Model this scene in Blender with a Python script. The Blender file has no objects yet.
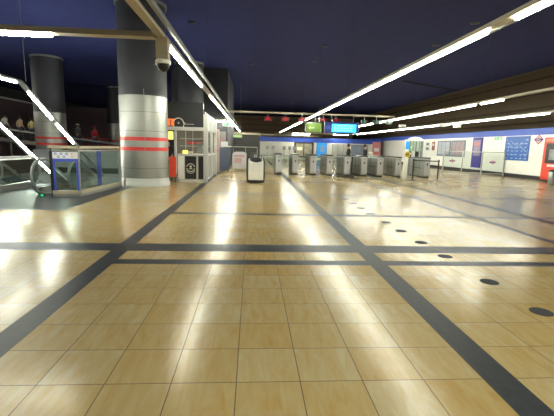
import bpy, bmesh, math, random
from mathutils import Vector, Matrix
random.seed(7)
S = bpy.context.scene
COL = S.collection
PI = math.pi

# ------------------------------------------------------------------ camera
EYE = 1.457
def make_camera():
    f, pit, yaw, roll = 382.07, 0.15929, 0.06863, 0.02746
    def R(x, y, z):
        c, s = math.cos(roll), math.sin(roll)
        x, y = c*x + s*y, -s*x + c*y
        r = (x, z, -y)
        c, s = math.cos(pit), math.sin(pit)
        r = (r[0], c*r[1] + s*r[2], -s*r[1] + c*r[2])
        c, s = math.cos(yaw), math.sin(yaw)
        return Vector((c*r[0] + s*r[1], -s*r[0] + c*r[1], r[2]))
    right, up, back = R(1, 0, 0), R(0, -1, 0), -R(0, 0, 1)
    cam = bpy.data.cameras.new('camera')
    cam.sensor_width = 36.0
    cam.lens = f/554*36.0
    cam.clip_start = 0.05
    cam.clip_end = 200
    o = bpy.data.objects.new('camera', cam)
    COL.objects.link(o)
    m = Matrix((right, up, back)).transposed().to_4x4()
    m.translation = Vector((0, 0, EYE))
    o.matrix_world = m
    S.camera = o
make_camera()

# ------------------------------------------------------------------ world, exposure
w = bpy.data.worlds.new('world'); S.world = w
w.use_nodes = True
w.node_tree.nodes['Background'].inputs[0].default_value = (0.5, 0.55, 0.7, 1)
w.node_tree.nodes['Background'].inputs[1].default_value = 0.05
S.view_settings.view_transform = 'Standard'
S.view_settings.look = 'None'
S.view_settings.gamma = 1
S.view_settings.use_curve_mapping = False
S.view_settings.exposure = 0.34
TUBE = 88.0          # strength of the fluorescent tubes

# ------------------------------------------------------------------ materials
MATS = {}
def mat(name, col, rough=0.5, metal=0.0, var=0.08, scale=6.0, emit=0.0, spec=0.5, rv=0.0):
    if name in MATS: return MATS[name]
    m = bpy.data.materials.new(name); m.use_nodes = True
    nt = m.node_tree; N = nt.nodes; L = nt.links
    b = N['Principled BSDF']
    b.inputs['Roughness'].default_value = rough
    b.inputs['Metallic'].default_value = metal
    b.inputs['Specular IOR Level'].default_value = spec
    tc = N.new('ShaderNodeTexCoord'); no = N.new('ShaderNodeTexNoise')
    no.inputs['Scale'].default_value = scale; no.inputs['Detail'].default_value = 3
    L.new(tc.outputs['Object'], no.inputs['Vector'])
    mx = N.new('ShaderNodeMix'); mx.data_type = 'RGBA'
    mx.inputs[6].default_value = tuple(max(0, c*(1-var)) for c in col) + (1,)
    mx.inputs[7].default_value = tuple(min(1, c*(1+var)) for c in col) + (1,)
    L.new(no.outputs['Fac'], mx.inputs[0]); L.new(mx.outputs[2], b.inputs['Base Color'])
    if rv:
        mr = N.new('ShaderNodeMapRange')
        mr.inputs[3].default_value = rough - rv; mr.inputs[4].default_value = rough + rv
        L.new(no.outputs['Fac'], mr.inputs[0]); L.new(mr.outputs[0], b.inputs['Roughness'])
    if emit:
        L.new(mx.outputs[2], b.inputs['Emission Color'])
        b.inputs['Emission Strength'].default_value = emit
    MATS[name] = m
    return m

def glass(name, tint=(0.85, 0.95, 0.93), refl=0.10):
    if name in MATS: return MATS[name]
    m = bpy.data.materials.new(name); m.use_nodes = True
    nt = m.node_tree; N = nt.nodes; L = nt.links
    N.remove(N['Principled BSDF'])
    t = N.new('ShaderNodeBsdfTransparent'); t.inputs[0].default_value = tint + (1,)
    g = N.new('ShaderNodeBsdfGlossy'); g.inputs['Roughness'].default_value = 0.04
    lw = N.new('ShaderNodeLayerWeight')
    pw = N.new('ShaderNodeMath'); pw.operation = 'POWER'; pw.inputs[1].default_value = 5.0
    L.new(lw.outputs['Facing'], pw.inputs[0])
    ad = N.new('ShaderNodeMath'); ad.operation = 'MULTIPLY_ADD'; ad.use_clamp = True
    ad.inputs[1].default_value = 0.5; ad.inputs[2].default_value = refl*.5
    L.new(pw.outputs[0], ad.inputs[0])
    mx = N.new('ShaderNodeMixShader')
    L.new(ad.outputs[0], mx.inputs[0]); L.new(t.outputs[0], mx.inputs[1]); L.new(g.outputs[0], mx.inputs[2])
    L.new(mx.outputs[0], N['Material Output'].inputs['Surface'])
    MATS[name] = m
    return m

def floor_material():
    m = bpy.data.materials.new('stone_floor'); m.use_nodes = True
    nt = m.node_tree; N = nt.nodes; L = nt.links
    b = N['Principled BSDF']
    def mth(op, a, c=None, d=None, clamp=False):
        n = N.new('ShaderNodeMath'); n.operation = op; n.use_clamp = clamp
        for i, v in enumerate((a, c, d)):
            if v is None: continue
            if isinstance(v, (int, float)): n.inputs[i].default_value = v
            else: L.new(v, n.inputs[i])
        return n.outputs[0]
    def mixc(f, a, c):
        n = N.new('ShaderNodeMix'); n.data_type = 'RGBA'
        L.new(f, n.inputs[0]) if not isinstance(f, float) else setattr(n.inputs[0], 'default_value', f)
        for i, v in ((6, a), (7, c)):
            if isinstance(v, tuple): n.inputs[i].default_value = v + (1,)
            else: L.new(v, n.inputs[i])
        return n.outputs[2]
    g = N.new('ShaderNodeNewGeometry'); sp = N.new('ShaderNodeSeparateXYZ')
    L.new(g.outputs['Position'], sp.inputs[0])
    X, Y = sp.outputs[0], sp.outputs[1]
    lt = lambda a, v: mth('LESS_THAN', a, v)
    gt = lambda a, v: mth('GREATER_THAN', a, v)
    band = lambda a, lo, hi: mth('MULTIPLY', gt(a, lo), lt(a, hi))
    # tile offsets jump at the dark bands
    ox = mth('ADD', mth('MULTIPLY', lt(X, -1.78), -0.217), mth('MULTIPLY', gt(X, 1.64), 0.223))
    u = mth('DIVIDE', mth('SUBTRACT', mth('ADD', X, 0.0734), ox), 0.4)
    oy = mth('ADD', mth('MULTIPLY', gt(Y, 4.69), 0.192), mth('MULTIPLY', gt(Y, 5.37), 0.39))
    v = mth('DIVIDE', mth('SUBTRACT', mth('SUBTRACT', Y, 2.188), oy), 0.4)
    def edge(a):
        fr = mth('FRACT', mth('ADD', a, 100.0))
        return mth('MINIMUM', fr, mth('SUBTRACT', 1.0, fr))
    grout = mth('MAXIMUM', lt(edge(u), 0.0085), lt(edge(v), 0.0085))
    cx = N.new('ShaderNodeCombineXYZ')
    L.new(mth('FLOOR', u), cx.inputs[0]); L.new(mth('FLOOR', v), cx.inputs[1])
    wn = N.new('ShaderNodeTexWhiteNoise'); wn.noise_dimensions = '2D'; L.new(cx.outputs[0], wn.inputs['Vector'])
    # veins run along one direction within a tile
    off = N.new('ShaderNodeVectorMath'); off.operation = 'MULTIPLY_ADD'
    L.new(g.outputs['Position'], off.inputs[0]); off.inputs[1].default_value = (16.0, 3.2, 1)
    L.new(wn.outputs['Color'], off.inputs[2])
    sc = N.new('ShaderNodeVectorMath'); sc.operation = 'MULTIPLY_ADD'
    L.new(wn.outputs['Color'], sc.inputs[0]); sc.inputs[1].default_value = (40, 40, 40); L.new(off.outputs[0], sc.inputs[2])
    no = N.new('ShaderNodeTexNoise'); no.inputs['Scale'].default_value = 1.0; no.inputs['Detail'].default_value = 6
    no.inputs['Roughness'].default_value = 0.62; no.inputs['Distortion'].default_value = 0.6
    L.new(sc.outputs[0], no.inputs['Vector'])
    vr = mth('MULTIPLY_ADD', mth('SUBTRACT', no.outputs['Fac'], 0.5), 2.4, 0.5, clamp=True)
    tone = mixc(wn.outputs['Value'], (0.375, 0.235, 0.072), (0.40, 0.27, 0.10))
    light = mixc(wn.outputs['Value'], (0.43, 0.315, 0.135), (0.44, 0.375, 0.225))
    tile = mixc(vr, tone, light)
    bg = N.new('ShaderNodeTexNoise'); bg.inputs['Scale'].default_value = 0.35
    L.new(g.outputs['Position'], bg.inputs['Vector'])
    tile = mixc(grout, tile, (0.12, 0.075, 0.035))
    # dark slate bands
    dark = band(X, -1.89, -1.67)
    for lo, hi in ((1.53, 1.75), (4.97, 5.13), (6.30, 6.56), (8.9, 9.02)):
        dark = mth('MAXIMUM', dark, band(X, lo, hi))
    dark = mth('MAXIMUM', dark, band(Y, 5.172, 5.57))
    inner = band(Y, 4.588, 4.78)
    for lo, hi in ((8.07, 8.25), (11.62, 11.80), (15.45, 15.63), (19.3, 19.45)):
        inner = mth('MAXIMUM', inner, band(Y, lo, hi))
    dark = mth('MAXIMUM', dark, mth('MULTIPLY', inner, gt(X, -1.8)))
    # granite apron by the escalators
    apr = mth('MULTIPLY', lt(X, -3.95), band(Y, 8.25, 30.0))
    dark2 = mth('MAXIMUM', dark, apr)
    n2 = N.new('ShaderNodeTexNoise'); n2.inputs['Scale'].default_value = 14; n2.inputs['Detail'].default_value = 5
    L.new(g.outputs['Position'], n2.inputs['Vector'])
    slate = mixc(n2.outputs['Fac'], (0.028, 0.031, 0.036), (0.048, 0.051, 0.056))
    col = mixc(dark2, tile, slate)
    L.new(col, b.inputs['Base Color'])
    r = mth('MULTIPLY_ADD', no.outputs['Fac'], 0.02, 0.17)
    r = mth('ADD', r, mth('MULTIPLY', bg.outputs['Fac'], 0.05))
    r = mth('ADD', r, mth('MULTIPLY', dark2, 0.14))
    r = mth('ADD', r, mth('MULTIPLY', mth('MULTIPLY', grout, mth('SUBTRACT', 1.0, dark2)), 0.3))
    L.new(r, b.inputs['Roughness'])
    L.new(mth('MULTIPLY_ADD', dark2, -0.17, 0.25), b.inputs['Specular IOR Level'])
    b.inputs['Specular IOR Level'].default_value = 0.42
    return m

def panel_material(name, col, seam, sx, sy, sz, rough=0.5, metal=0.0, width=0.012, var=0.1, spec=0.5, cyl=None):
    """colour with thin seams at regular spacings (0 = none) in world x, y, z; cyl = (cx, cy, n) adds upright seams round a column"""
    m = bpy.data.materials.new(name); m.use_nodes = True
    nt = m.node_tree; N = nt.nodes; L = nt.links
    b = N['Principled BSDF']
    g = N.new('ShaderNodeNewGeometry'); sp = N.new('ShaderNodeSeparateXYZ'); L.new(g.outputs['Position'], sp.inputs[0])
    def mth(op, a, c=None):
        n = N.new('ShaderNodeMath'); n.operation = op
        for i, v in enumerate((a, c)):
            if v is None: continue
            if isinstance(v, (int, float)): n.inputs[i].default_value = v
            else: L.new(v, n.inputs[i])
        return n.outputs[0]
    s = None
    for i, d in enumerate((sx, sy, sz)):
        if not d: continue
        fr = mth('FRACT', mth('ADD', mth('DIVIDE', sp.outputs[i], d), 100.03))
        e = mth('LESS_THAN', fr, width/d)
        s = e if s is None else mth('MAXIMUM', s, e)
    no = N.new('ShaderNodeTexNoise'); no.inputs['Scale'].default_value = 2.0; no.inputs['Detail'].default_value = 4
    L.new(g.outputs['Position'], no.inputs['Vector'])
    mx = N.new('ShaderNodeMix'); mx.data_type = 'RGBA'
    mx.inputs[6].default_value = tuple(c*(1-var) for c in col) + (1,); mx.inputs[7].default_value = tuple(min(1, c*(1+var)) for c in col) + (1,)
    L.new(no.outputs['Fac'], mx.inputs[0])
    m2 = N.new('ShaderNodeMix'); m2.data_type = 'RGBA'
    L.new(s, m2.inputs[0]); L.new(mx.outputs[2], m2.inputs[6]); m2.inputs[7].default_value = seam + (1,)
    L.new(m2.outputs[2], b.inputs['Base Color'])
    b.inputs['Roughness'].default_value = rough; b.inputs['Metallic'].default_value = metal
    b.inputs['Specular IOR Level'].default_value = spec
    MATS[name] = m
    return m

M_floor = floor_material()
M_blue = panel_material('blue_ceiling', (0.042, 0.052, 0.185), (0.033, 0.041, 0.145), 1.2, 2.4, 0, rough=0.85, var=0.15, spec=0.15)
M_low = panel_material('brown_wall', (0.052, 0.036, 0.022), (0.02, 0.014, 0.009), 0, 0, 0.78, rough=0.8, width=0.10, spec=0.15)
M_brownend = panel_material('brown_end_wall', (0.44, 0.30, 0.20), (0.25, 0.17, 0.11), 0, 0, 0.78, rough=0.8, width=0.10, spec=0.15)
M_brown = mat('brown_face', (0.055, 0.038, 0.025), 0.8)
M_white = mat('white_panel', (0.92, 0.91, 0.85), 0.28, var=0.03, scale=0.8)
M_band = mat('blue_band', (0.04, 0.10, 0.55), 0.4, var=0.12, scale=1)
M_dark = mat('dark_wall', (0.03, 0.028, 0.03), 0.6, var=0.2, scale=1)
M_louvre = panel_material('louvre_wall', (0.055, 0.055, 0.055), (0.012, 0.012, 0.012), 0, 0, 0.16, rough=0.5, width=0.05)
M_maroon = mat('dark_maroon', (0.11, 0.07, 0.08), 0.7)
M_grey = mat('grey_plaster', (0.22, 0.22, 0.22), 0.6)
M_greyd = mat('grey_stone', (0.10, 0.10, 0.11), 0.4)
M_steelcol = panel_material('column_steel', (0.31, 0.31, 0.29), (0.13, 0.13, 0.12), 0, 0, 0.62, rough=0.42, metal=0.85, width=0.014)
M_colup = mat('column_upper_paint', (0.030, 0.030, 0.038), 0.5, var=0.1, scale=1)
M_steel = mat('brushed_steel', (0.50, 0.50, 0.47), 0.32, 0.9)
M_steeld = mat('dull_steel', (0.30, 0.31, 0.30), 0.42, 0.7)
M_gate = mat('gate_side', (0.30, 0.31, 0.29), 0.35, 0.6, var=0.1)
M_red = mat('red_paint', (0.62, 0.03, 0.025), 0.4)
M_beige = mat('beige_metal', (0.46, 0.40, 0.29), 0.45, 0.2)
M_cream = mat('cream_paint', (0.66, 0.62, 0.48), 0.5)
M_black = mat('black_plastic', (0.012, 0.012, 0.014), 0.4)
M_rubber = mat('black_rubber', (0.015, 0.015, 0.016), 0.55)
M_whitep = mat('white_plastic', (0.86, 0.85, 0.78), 0.35, var=0.03)
M_signb = mat('sign_blue', (0.03, 0.08, 0.45), 0.4)
M_frameb = mat('frame_blue', (0.05, 0.09, 0.50), 0.4)
M_poster = mat('poster_white', (0.75, 0.76, 0.78), 0.4, var=0.02)
M_pale = mat('pale_grey', (0.55, 0.55, 0.53), 0.5)
M_glass = glass('clear_glass', (.93, .96, .95), .08)
M_glassg = glass('greenish_glass', (0.80, 0.88, 0.85), 0.16)
M_glasse = glass('escalator_glass', (0.72, 0.78, 0.76), 0.30)
M_tube = mat('tube_light', (0.97, 1.0, 0.85), 0.5, var=0.0, emit=TUBE)
M_screen = mat('lit_screen', (0.03, 0.50, 0.95), 0.4, var=0.1, emit=1.3)
M_screentext = mat('screen_text', (0.30, 0.78, 0.98), 0.4, var=0, emit=1.0)
M_green = mat('lit_green', (0.12, 0.22, 0.03), 0.4, var=0.3, scale=20, emit=0.12)
M_greenexit = mat('exit_green', (0.03, 0.42, 0.14), 0.4, var=0.05, emit=0.5)
M_redlit = mat('lit_red', (0.10, 0.004, 0.006), 0.4, emit=0.1)
M_amber = mat('amber_lit', (1.0, 0.75, 0.12), 0.4, var=0.3, scale=12, emit=1.6)
M_orange = mat('orange_lit', (0.85, 0.16, 0.03), 0.4, emit=0.7)
M_warm = mat('warm_lit', (1.0, 0.80, 0.50), 0.5, var=0.5, scale=3, emit=0.7)
M_skin = mat('skin', (0.50, 0.30, 0.21), 0.5)
M_hair = mat('dark_hair', (0.02, 0.015, 0.012), 0.5)
M_cblack = mat('cloth_black', (0.012, 0.012, 0.015), 0.8)
M_cwhite = mat('cloth_white', (0.7, 0.68, 0.62), 0.8)
M_cyellow = mat('cloth_yellow', (0.62, 0.55, 0.22), 0.8)
M_cred = mat('cloth_red', (0.6, 0.03, 0.05), 0.8)
M_cblue = mat('cloth_grey_blue', (0.10, 0.12, 0.18), 0.8)
M_apron = mat('disc_grey', (0.05, 0.05, 0.055), 0.8, spec=.15)
M_pink = mat('pink_print', (0.62, 0.22, 0.22), 0.4)
M_cyanp = mat('cyan_print', (0.03, 0.30, 0.75), 0.4, var=0.3, scale=2, emit=0.4)

# ------------------------------------------------------------------ mesh helpers
class MB:
    def __init__(s): s.bm = bmesh.new()
    def box(s, x0, x1, y0, y1, z0, z1, bev=0.0):
        r = bmesh.ops.create_cube(s.bm, size=1.0)
        vs = r['verts']
        for v in vs:
            v.co = Vector(((x0+x1)/2 + v.co.x*(x1-x0), (y0+y1)/2 + v.co.y*(y1-y0), (z0+z1)/2 + v.co.z*(z1-z0)))
        if bev:
            es = list({e for v in vs for e in v.link_edges})
            bmesh.ops.bevel(s.bm, geom=es, offset=bev, segments=2, affect='EDGES', profile=0.6)
        return s
    def bar(s, a, b, w, h=None, up=(0, 0, 1)):
        """rectangular bar from a to b"""
        h = h or w
        a, b = Vector(a), Vector(b); d = (b-a).normalized(); up = Vector(up)
        if abs(d.dot(up)) > 0.98: up = Vector((0, 1, 0))
        r = d.cross(up).normalized(); u = r.cross(d)
        vs = []
        for p in (a, b):
            for i, j in ((-1, -1), (1, -1), (1, 1), (-1, 1)):
                vs.append(s.bm.verts.new(p + r*i*w/2 + u*j*h/2))
        F = s.bm.faces.new
        F(vs[3::-1]); F(vs[4:8])
        for i in range(4):
            j = (i+1) % 4
            F((vs[i], vs[j], vs[4+j], vs[4+i]))
        return s
    def tube(s, pts, r, n=10, cap=True):
        pts = [Vector(p) for p in pts]
        rings = []
        for i, p in enumerate(pts):
            d = (pts[min(i+1, len(pts)-1)] - pts[max(i-1, 0)]).normalized()
            up = Vector((0, 0, 1)) if abs(d.z) < 0.95 else Vector((0, 1, 0))
            if i and abs(last.dot(d)) < 0.9: up = last
            a = d.cross(up).normalized(); b = a.cross(d).normalized(); last = b
            rr = r[i] if isinstance(r, (list, tuple)) else r
            rings.append([s.bm.verts.new(p + a*math.cos(t)*rr + b*math.sin(t)*rr) for t in [2*PI*k/n for k in range(n)]])
        for A, B in zip(rings, rings[1:]):
            for k in range(n):
                s.bm.faces.new((A[k], A[(k+1) % n], B[(k+1) % n], B[k]))
        if cap:
            s.bm.faces.new(rings[0][::-1]); s.bm.faces.new(rings[-1])
        return s
    def lathe(s, prof, c=(0, 0, 0), n=32, cap=True):
        rings = []
        for r, z in prof:
            rings.append([s.bm.verts.new((c[0] + r*math.cos(2*PI*k/n), c[1] + r*math.sin(2*PI*k/n), c[2] + z)) for k in range(n)])
        for A, B in zip(rings, rings[1:]):
            for k in range(n):
                s.bm.faces.new((A[k], A[(k+1) % n], B[(k+1) % n], B[k]))
        if cap:
            s.bm.faces.new(rings[0][::-1]); s.bm.faces.new(rings[-1])
        return s
    def prism(s, poly, a, b, axis='x'):
        """extrude a 2-D polygon along an axis; poly is in the two other axes (in order)"""
        def P(p, t):
            return {'x': (t, p[0], p[1]), 'y': (p[0], t, p[1]), 'z': (p[0], p[1], t)}[axis]
        A = [s.bm.verts.new(P(p, a)) for p in poly]; B = [s.bm.verts.new(P(p, b)) for p in poly]
        s.bm.faces.new(A[::-1]); s.bm.faces.new(B)
        n = len(poly)
        for i in range(n):
            s.bm.faces.new((A[i], A[(i+1) % n], B[(i+1) % n], B[i]))
        return s
    def ring(s, cx, cz, y, r0, r1, a0=0, a1=2*PI, d=0.01, n=28):
        """flat ring in the xz plane, facing -y"""
        prev = None; full = abs(a1-a0-2*PI) < 1e-3; first = None
        for k in range(n+1):
            t = a0 + (a1-a0)*k/n
            if full and k == n: cur = first
            else: cur = [s.bm.verts.new((cx + r*math.cos(t), yy, cz + r*math.sin(t))) for r, yy in ((r0, y), (r1, y), (r1, y-d), (r0, y-d))]
            if k == 0: first = cur
            if prev:
                for i in range(4):
                    j = (i+1) % 4
                    s.bm.faces.new((prev[i], prev[j], cur[j], cur[i]))
            elif not full: s.bm.faces.new(cur)
            prev = cur
        if not full: s.bm.faces.new(prev[::-1])
        return s
    def build(s, name, m, parent=None, smooth=False, mw=None):
        bmesh.ops.recalc_face_normals(s.bm, faces=s.bm.faces)
        me = bpy.data.meshes.new(name); s.bm.to_mesh(me); s.bm.free()
        if mw is not None: me.transform(mw)
        me.materials.append(m)
        if smooth:
            for p in me.polygons: p.use_smooth = True
            try: me.set_sharp_from_angle(angle=math.radians(40))
            except Exception: pass
        o = bpy.data.objects.new(name, me); COL.objects.link(o)
        if parent: o.parent = parent
        return o

def text(name, body, size, m, parent, loc, rot=(PI/2, 0, 0), ext=0.002, sx=1.0):
    cu = bpy.data.curves.new(name, 'FONT'); cu.body = body; cu.size = size
    cu.align_x = 'CENTER'; cu.align_y = 'CENTER'; cu.extrude = ext; cu.resolution_u = 2
    t = bpy.data.objects.new('tmp', cu); COL.objects.link(t)
    bpy.context.view_layer.update()
    me = bpy.data.meshes.new_from_object(t.evaluated_get(bpy.context.evaluated_depsgraph_get()))
    bpy.data.objects.remove(t)
    me.name = name; me.materials.clear(); me.materials.append(m)
    o = bpy.data.objects.new(name, me); COL.objects.link(o)
    o.location = loc; o.rotation_euler = rot; o.scale = (sx, 1, 1)
    if parent: o.parent = parent
    return o

def tag(o, label, cat, group=None, kind=None):
    o['label'] = label; o['category'] = cat
    if group: o['group'] = group
    if kind: o['kind'] = kind
    return o
def thing(name, label, cat, loc=(0, 0, 0), rz=0.0, group=None):
    o = bpy.data.objects.new(name, None); COL.objects.link(o)
    o.location = loc; o.rotation_euler = (0, 0, rz)
    o.empty_display_size = 0.1
    return tag(o, label, cat, group)
def struct(name, mb, m, label=None, parent=None):
    o = mb.build(name, m, parent); o['kind'] = 'structure'
    if label: o['label'] = label
    return o
def copy_tree(o, parent=None):
    c = o.copy(); COL.objects.link(c)
    if parent: c.parent = parent
    for ch in list(o.children): copy_tree(ch, c)
    return c
ORD = ['first', 'second', 'third', 'fourth', 'fifth', 'sixth', 'seventh', 'eighth', 'ninth', 'tenth', 'eleventh', 'twelfth']

# ------------------------------------------------------------------ the setting
CZ = 6.0      # high blue ceiling
XB = 15.6     # face of the brown upper wall
YE = 60.0     # far end of the hall
XR, YB = 16.0, 46.0
XL, YF = -22.0, -7.0
fb = MB()
T = 0.3
for x0, x1, y0, y1 in ((XL, XR, YF, 11.2), (XL, -6.0, 11.2, 13.4), (-4.65, XR, 11.2, 22.0), (XL, -12.0, 13.4, 22.0), (XL, XR, 22.0, YE)):
    fb.box(x0, x1, y0, y1, -T, 0)
struct('floor', fb, M_floor, 'tan stone tile floor with dark slate bands')
pb = MB()
pb.box(-12.2, -4.45, 11.0, 22.2, -4.4, -4.2)
pb.box(-4.65, -4.45, 11.0, 22.2, -4.2, -T-.001).box(-12.2, -12.0, 13.2, 22.2, -4.2, -T-.001)
pb.box(-12.0, -4.65, 22.0, 22.2, -4.2, -T-.001).box(-12.0, -6.2, 13.2, 13.4, -4.2, -T-.001)
pb.box(-6.2, -4.65, 11.0, 11.2, -4.2, -T-.001).box(-6.2, -6.0, 11.2, 13.4, -4.2, -T-.001)
struct('floor_pit', pb, mat('pit_grey', (.36, .38, .37), .5), 'dark escalator pit')
struct('ceiling', MB().box(XL, XR, YF, YE, CZ, CZ+.2), M_blue, 'high dark blue ceiling')
struct('wall_right', MB().box(XR, XR+.2, YF, YE, 0, CZ), M_white, 'white panelled right wall')
struct('trim_1', MB().box(XR-.03, XR-.001, YF, YE-.05, 2.50, 2.88), M_band, 'blue band along the top of the right wall')
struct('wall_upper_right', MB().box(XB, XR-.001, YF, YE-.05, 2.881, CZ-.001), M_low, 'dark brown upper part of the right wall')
struct('trim_2', MB().box(XB-.10, XB-.001, YF, YE-.06, CZ-.10, CZ-.002), M_brown, 'dark line where the blue ceiling meets the brown wall')
struct('baseboard_right', MB().box(XR-.05, XR-.001, YF, YE-.05, .001, .22), M_black, 'black skirting of the right wall')
struct('wall_back', MB().box(.8, XB-.01, YB, YB+.3, 0, 2.60), M_white, 'white back wall beyond the gates')
struct('trim_3', MB().box(.8, XB-.02, YB-.03, YB-.001, 2.05, 2.60), M_band, 'blue band along the top of the back wall')
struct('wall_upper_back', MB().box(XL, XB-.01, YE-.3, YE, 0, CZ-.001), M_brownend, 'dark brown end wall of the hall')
struct('wall_louvred', MB().box(-9.0, .64, 32.0, 32.3, .001, 2.36), M_louvre, 'dark louvred wall left of the white wall')
struct('wall_louvred_side', MB().box(.44, .64, 32.3, YB+.3, .001, 2.36), M_dark, 'dark side of the louvred block')
struct('trim_4', MB().box(-3.0, .64, 31.9, 32.0, 2.36, 2.52).box(.64, 8.0, YB-.6, YB-.5, 2.75, 2.86), M_beige, 'pale beams under the far ceiling')
struct('trim_5', MB().bar((10.0, 25.9, CZ-.03), (XB-.1, 29.0, CZ-.03), .10, .05), M_dark, 'dark joint in the blue ceiling')
struct('wall_left', MB().box(XL-.2, XL, YF, YE, 0, CZ+.2), M_dark)
struct('wall_front', MB().box(XL, XR, YF-.2, YF, 0, CZ+.2), M_grey)
# dark upper left wall with its pale cornice, and the dark mass behind the kiosk
struct('wall_upper_left', MB().box(-20.0, -19.0, 2.0, 44.0, .001, 4.6), M_maroon, 'dark maroon wall at the far left')
struct('trim_8', MB().box(-19.0, -18.85, 2.0, 44.0, 4.50, 4.62), M_pale, 'pale cornice line at the far left')
struct('wall_service_block', MB().box(-4.9, -1.52, 24.2, 31.9, .001, CZ-.001), M_colup, 'dark service block behind the kiosk')
struct('wall_pit_parapet', MB().box(-12.0, -4.65, 22.02, 22.18, .001, .95), mat('parapet_grey', (.34, .36, .35), .5), 'dark parapet behind the escalator pit')
struct('wall_left_back', MB().box(-18.8, -4.95, 38.0, 38.2, .001, 4.6), M_maroon, 'dark wall behind the far escalators')
struct('trim_9', MB().box(-18.8, -5.0, 37.97, 37.999, 1.62, 1.80).box(-18.8, -5.0, 37.97, 37.999, 1.12, 1.24), M_red, 'red lines on the dark wall')

# ------------------------------------------------------------------ columns
def column(x, y, label, seams=True):
    t = thing('column', label, 'column', (x, y, 0), 0)
    r = .80
    MB().lathe([(r, .27), (r, 3.0)], n=64, cap=False).build('steel_cladding', M_steelcol, t, True)
    MB().lathe([(r-.012, 3.0), (r-.012, CZ-.001)], n=64, cap=False).build('upper_shaft', M_colup, t, True)
    MB().lathe([(r-.012, 0.001), (r+.05, 0.001), (r+.05, .10), (r+.02, .14), (r+.02, .25), (r-.012, .27)], n=64, cap=False).build('base_ring', M_pale, t, True)
    for z in (1.20, 1.53):
        MB().lathe([(r-.005, z), (r+.004, z), (r+.004, z+.12), (r-.005, z+.12)], n=64, cap=False).build('red_band', M_red, t, True)
    MB().lathe([(r-.012, CZ-.10), (r+.03, CZ-.10), (r+.03, CZ-.002), (r-.012, CZ-.002)], n=64, cap=False).build('top_collar', M_steeld, t, True)
    a = math.atan2(-y, -x) + .02
    MB().bar((r*math.cos(a), r*math.sin(a), .28), (r*math.cos(a), r*math.sin(a), 3.2), .012, .012).build('cladding_seam', M_steeld, t)
column(-3.76, 13.85, 'large steel clad round column with two red bands, nearest the camera, left of the kiosk')
column(-11.45, 23.0, 'dark round column behind the sloping light trough at the far left')
column(-11.5, 34.2, 'small distant round column just left of the nearest steel column')
column(-3.62, 23.0, 'dark round column rising behind the coffee kiosk')

# ------------------------------------------------------------------ lighting tracks
def track(label, X, z, segs, tray, y0, y1, hang=None, prongs=True, tubew=.034):
    t = thing('lighting_track', label, 'light fixture', (X, 0, z), 0, 'suspended fluorescent lighting tracks')
    b = MB()
    b.box(-.06, .06, y0, y1, .06, .12)
    b.build('channel', M_beige, t)
    MB().box(.16, .21, y0, y1, .10, .17).build('conduit', M_steeld, t)
    for a, c in segs:
        s = MB().box(-tubew/2, tubew/2, a+.05, c-.05, .012, .055, .010).build('tube', M_tube, t)
    if hang:
        k = y0 + .8
        while k < y1:
            MB().bar((0, k, .12), (0, k, hang(k) - z), .005).build('hanger_rod', M_colup, t)
            k += 6.0
    return t
def run(a, b, L=1.5, gap=()):
    out = []
    while a + L*.6 < b:
        e = min(a+L, b)
        if not any(g0 < (a+e)/2 < g1 for g0, g1 in gap): out.append((a, e))
        a += L
    return out
hA = lambda y: CZ
track('lighting track running straight back above the kiosk side of the hall, nearest the steel column', -1.42, 3.0,
      run(-6.0, 2.6, 2.4) + [(6.92, 8.62), (8.75, 11.1)] + run(13.2, 44.5, 2.45), None, -6.3, 45.0, hA)
track('lighting track running straight back right of the centre, under the blue ceiling', 3.10, 3.0,
      run(-5.3, 4.8, 2.5) + run(5.15, 44.0, 2.55), None, -6.3, 44.5, hA)
track('inner lighting track under the brown ceiling, running toward the map wall', 7.55, 3.0,
      run(-6.0, -1.0, 2.4) + [(11.4, 12.65)] + run(12.85, 31.0, 2.4), None, -6.3, 31.5, hA)
track('outer lighting track under the brown ceiling, nearest the right wall', 11.6, 3.0,
      run(-5.0, 1.0, 2.4) + run(14.6, 44.0, 2.8), None, -6.3, 44.5, hA)
def cross_track(label, x0, x1, y, z, segs, top):
    t = thing('cross_lighting_track', label, 'light fixture', (0, y, z), 0)
    b = MB(); b.box(x0, x1, -.09, .09, .07, .15)
    b.build('channel', M_beige, t)
    for a, c in segs: MB().box(a+.03, c-.03, -.02, .02, .02, .065, .012).build('tube', M_tube, t)
    k = x0 + .6
    while k < x1:
        MB().bar((k, 0, .15), (k, 0, top - z), .005).build('hanger_rod', M_colup, t); k += 3.4
    return t
cross_track('beige cross track with one lit tube on its left, overhead between camera and steel column', -9.0, -1.55, 6.42, 3.0,
            [(-7.4, -5.9), (-5.75, -4.4), (-4.38, -3.06)], CZ)
cross_track('short lit cross track far back under the low ceiling, beyond the gates', 4.0, 11.6, 44.9, 2.96, [(4.6, 6.7), (9.4, 11.2)], CZ)
cross_track('short lit cross track above the passage right of the kiosk', -3.3, -1.62, 23.6, 2.82, [(-3.2, -1.7)], CZ)

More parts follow.
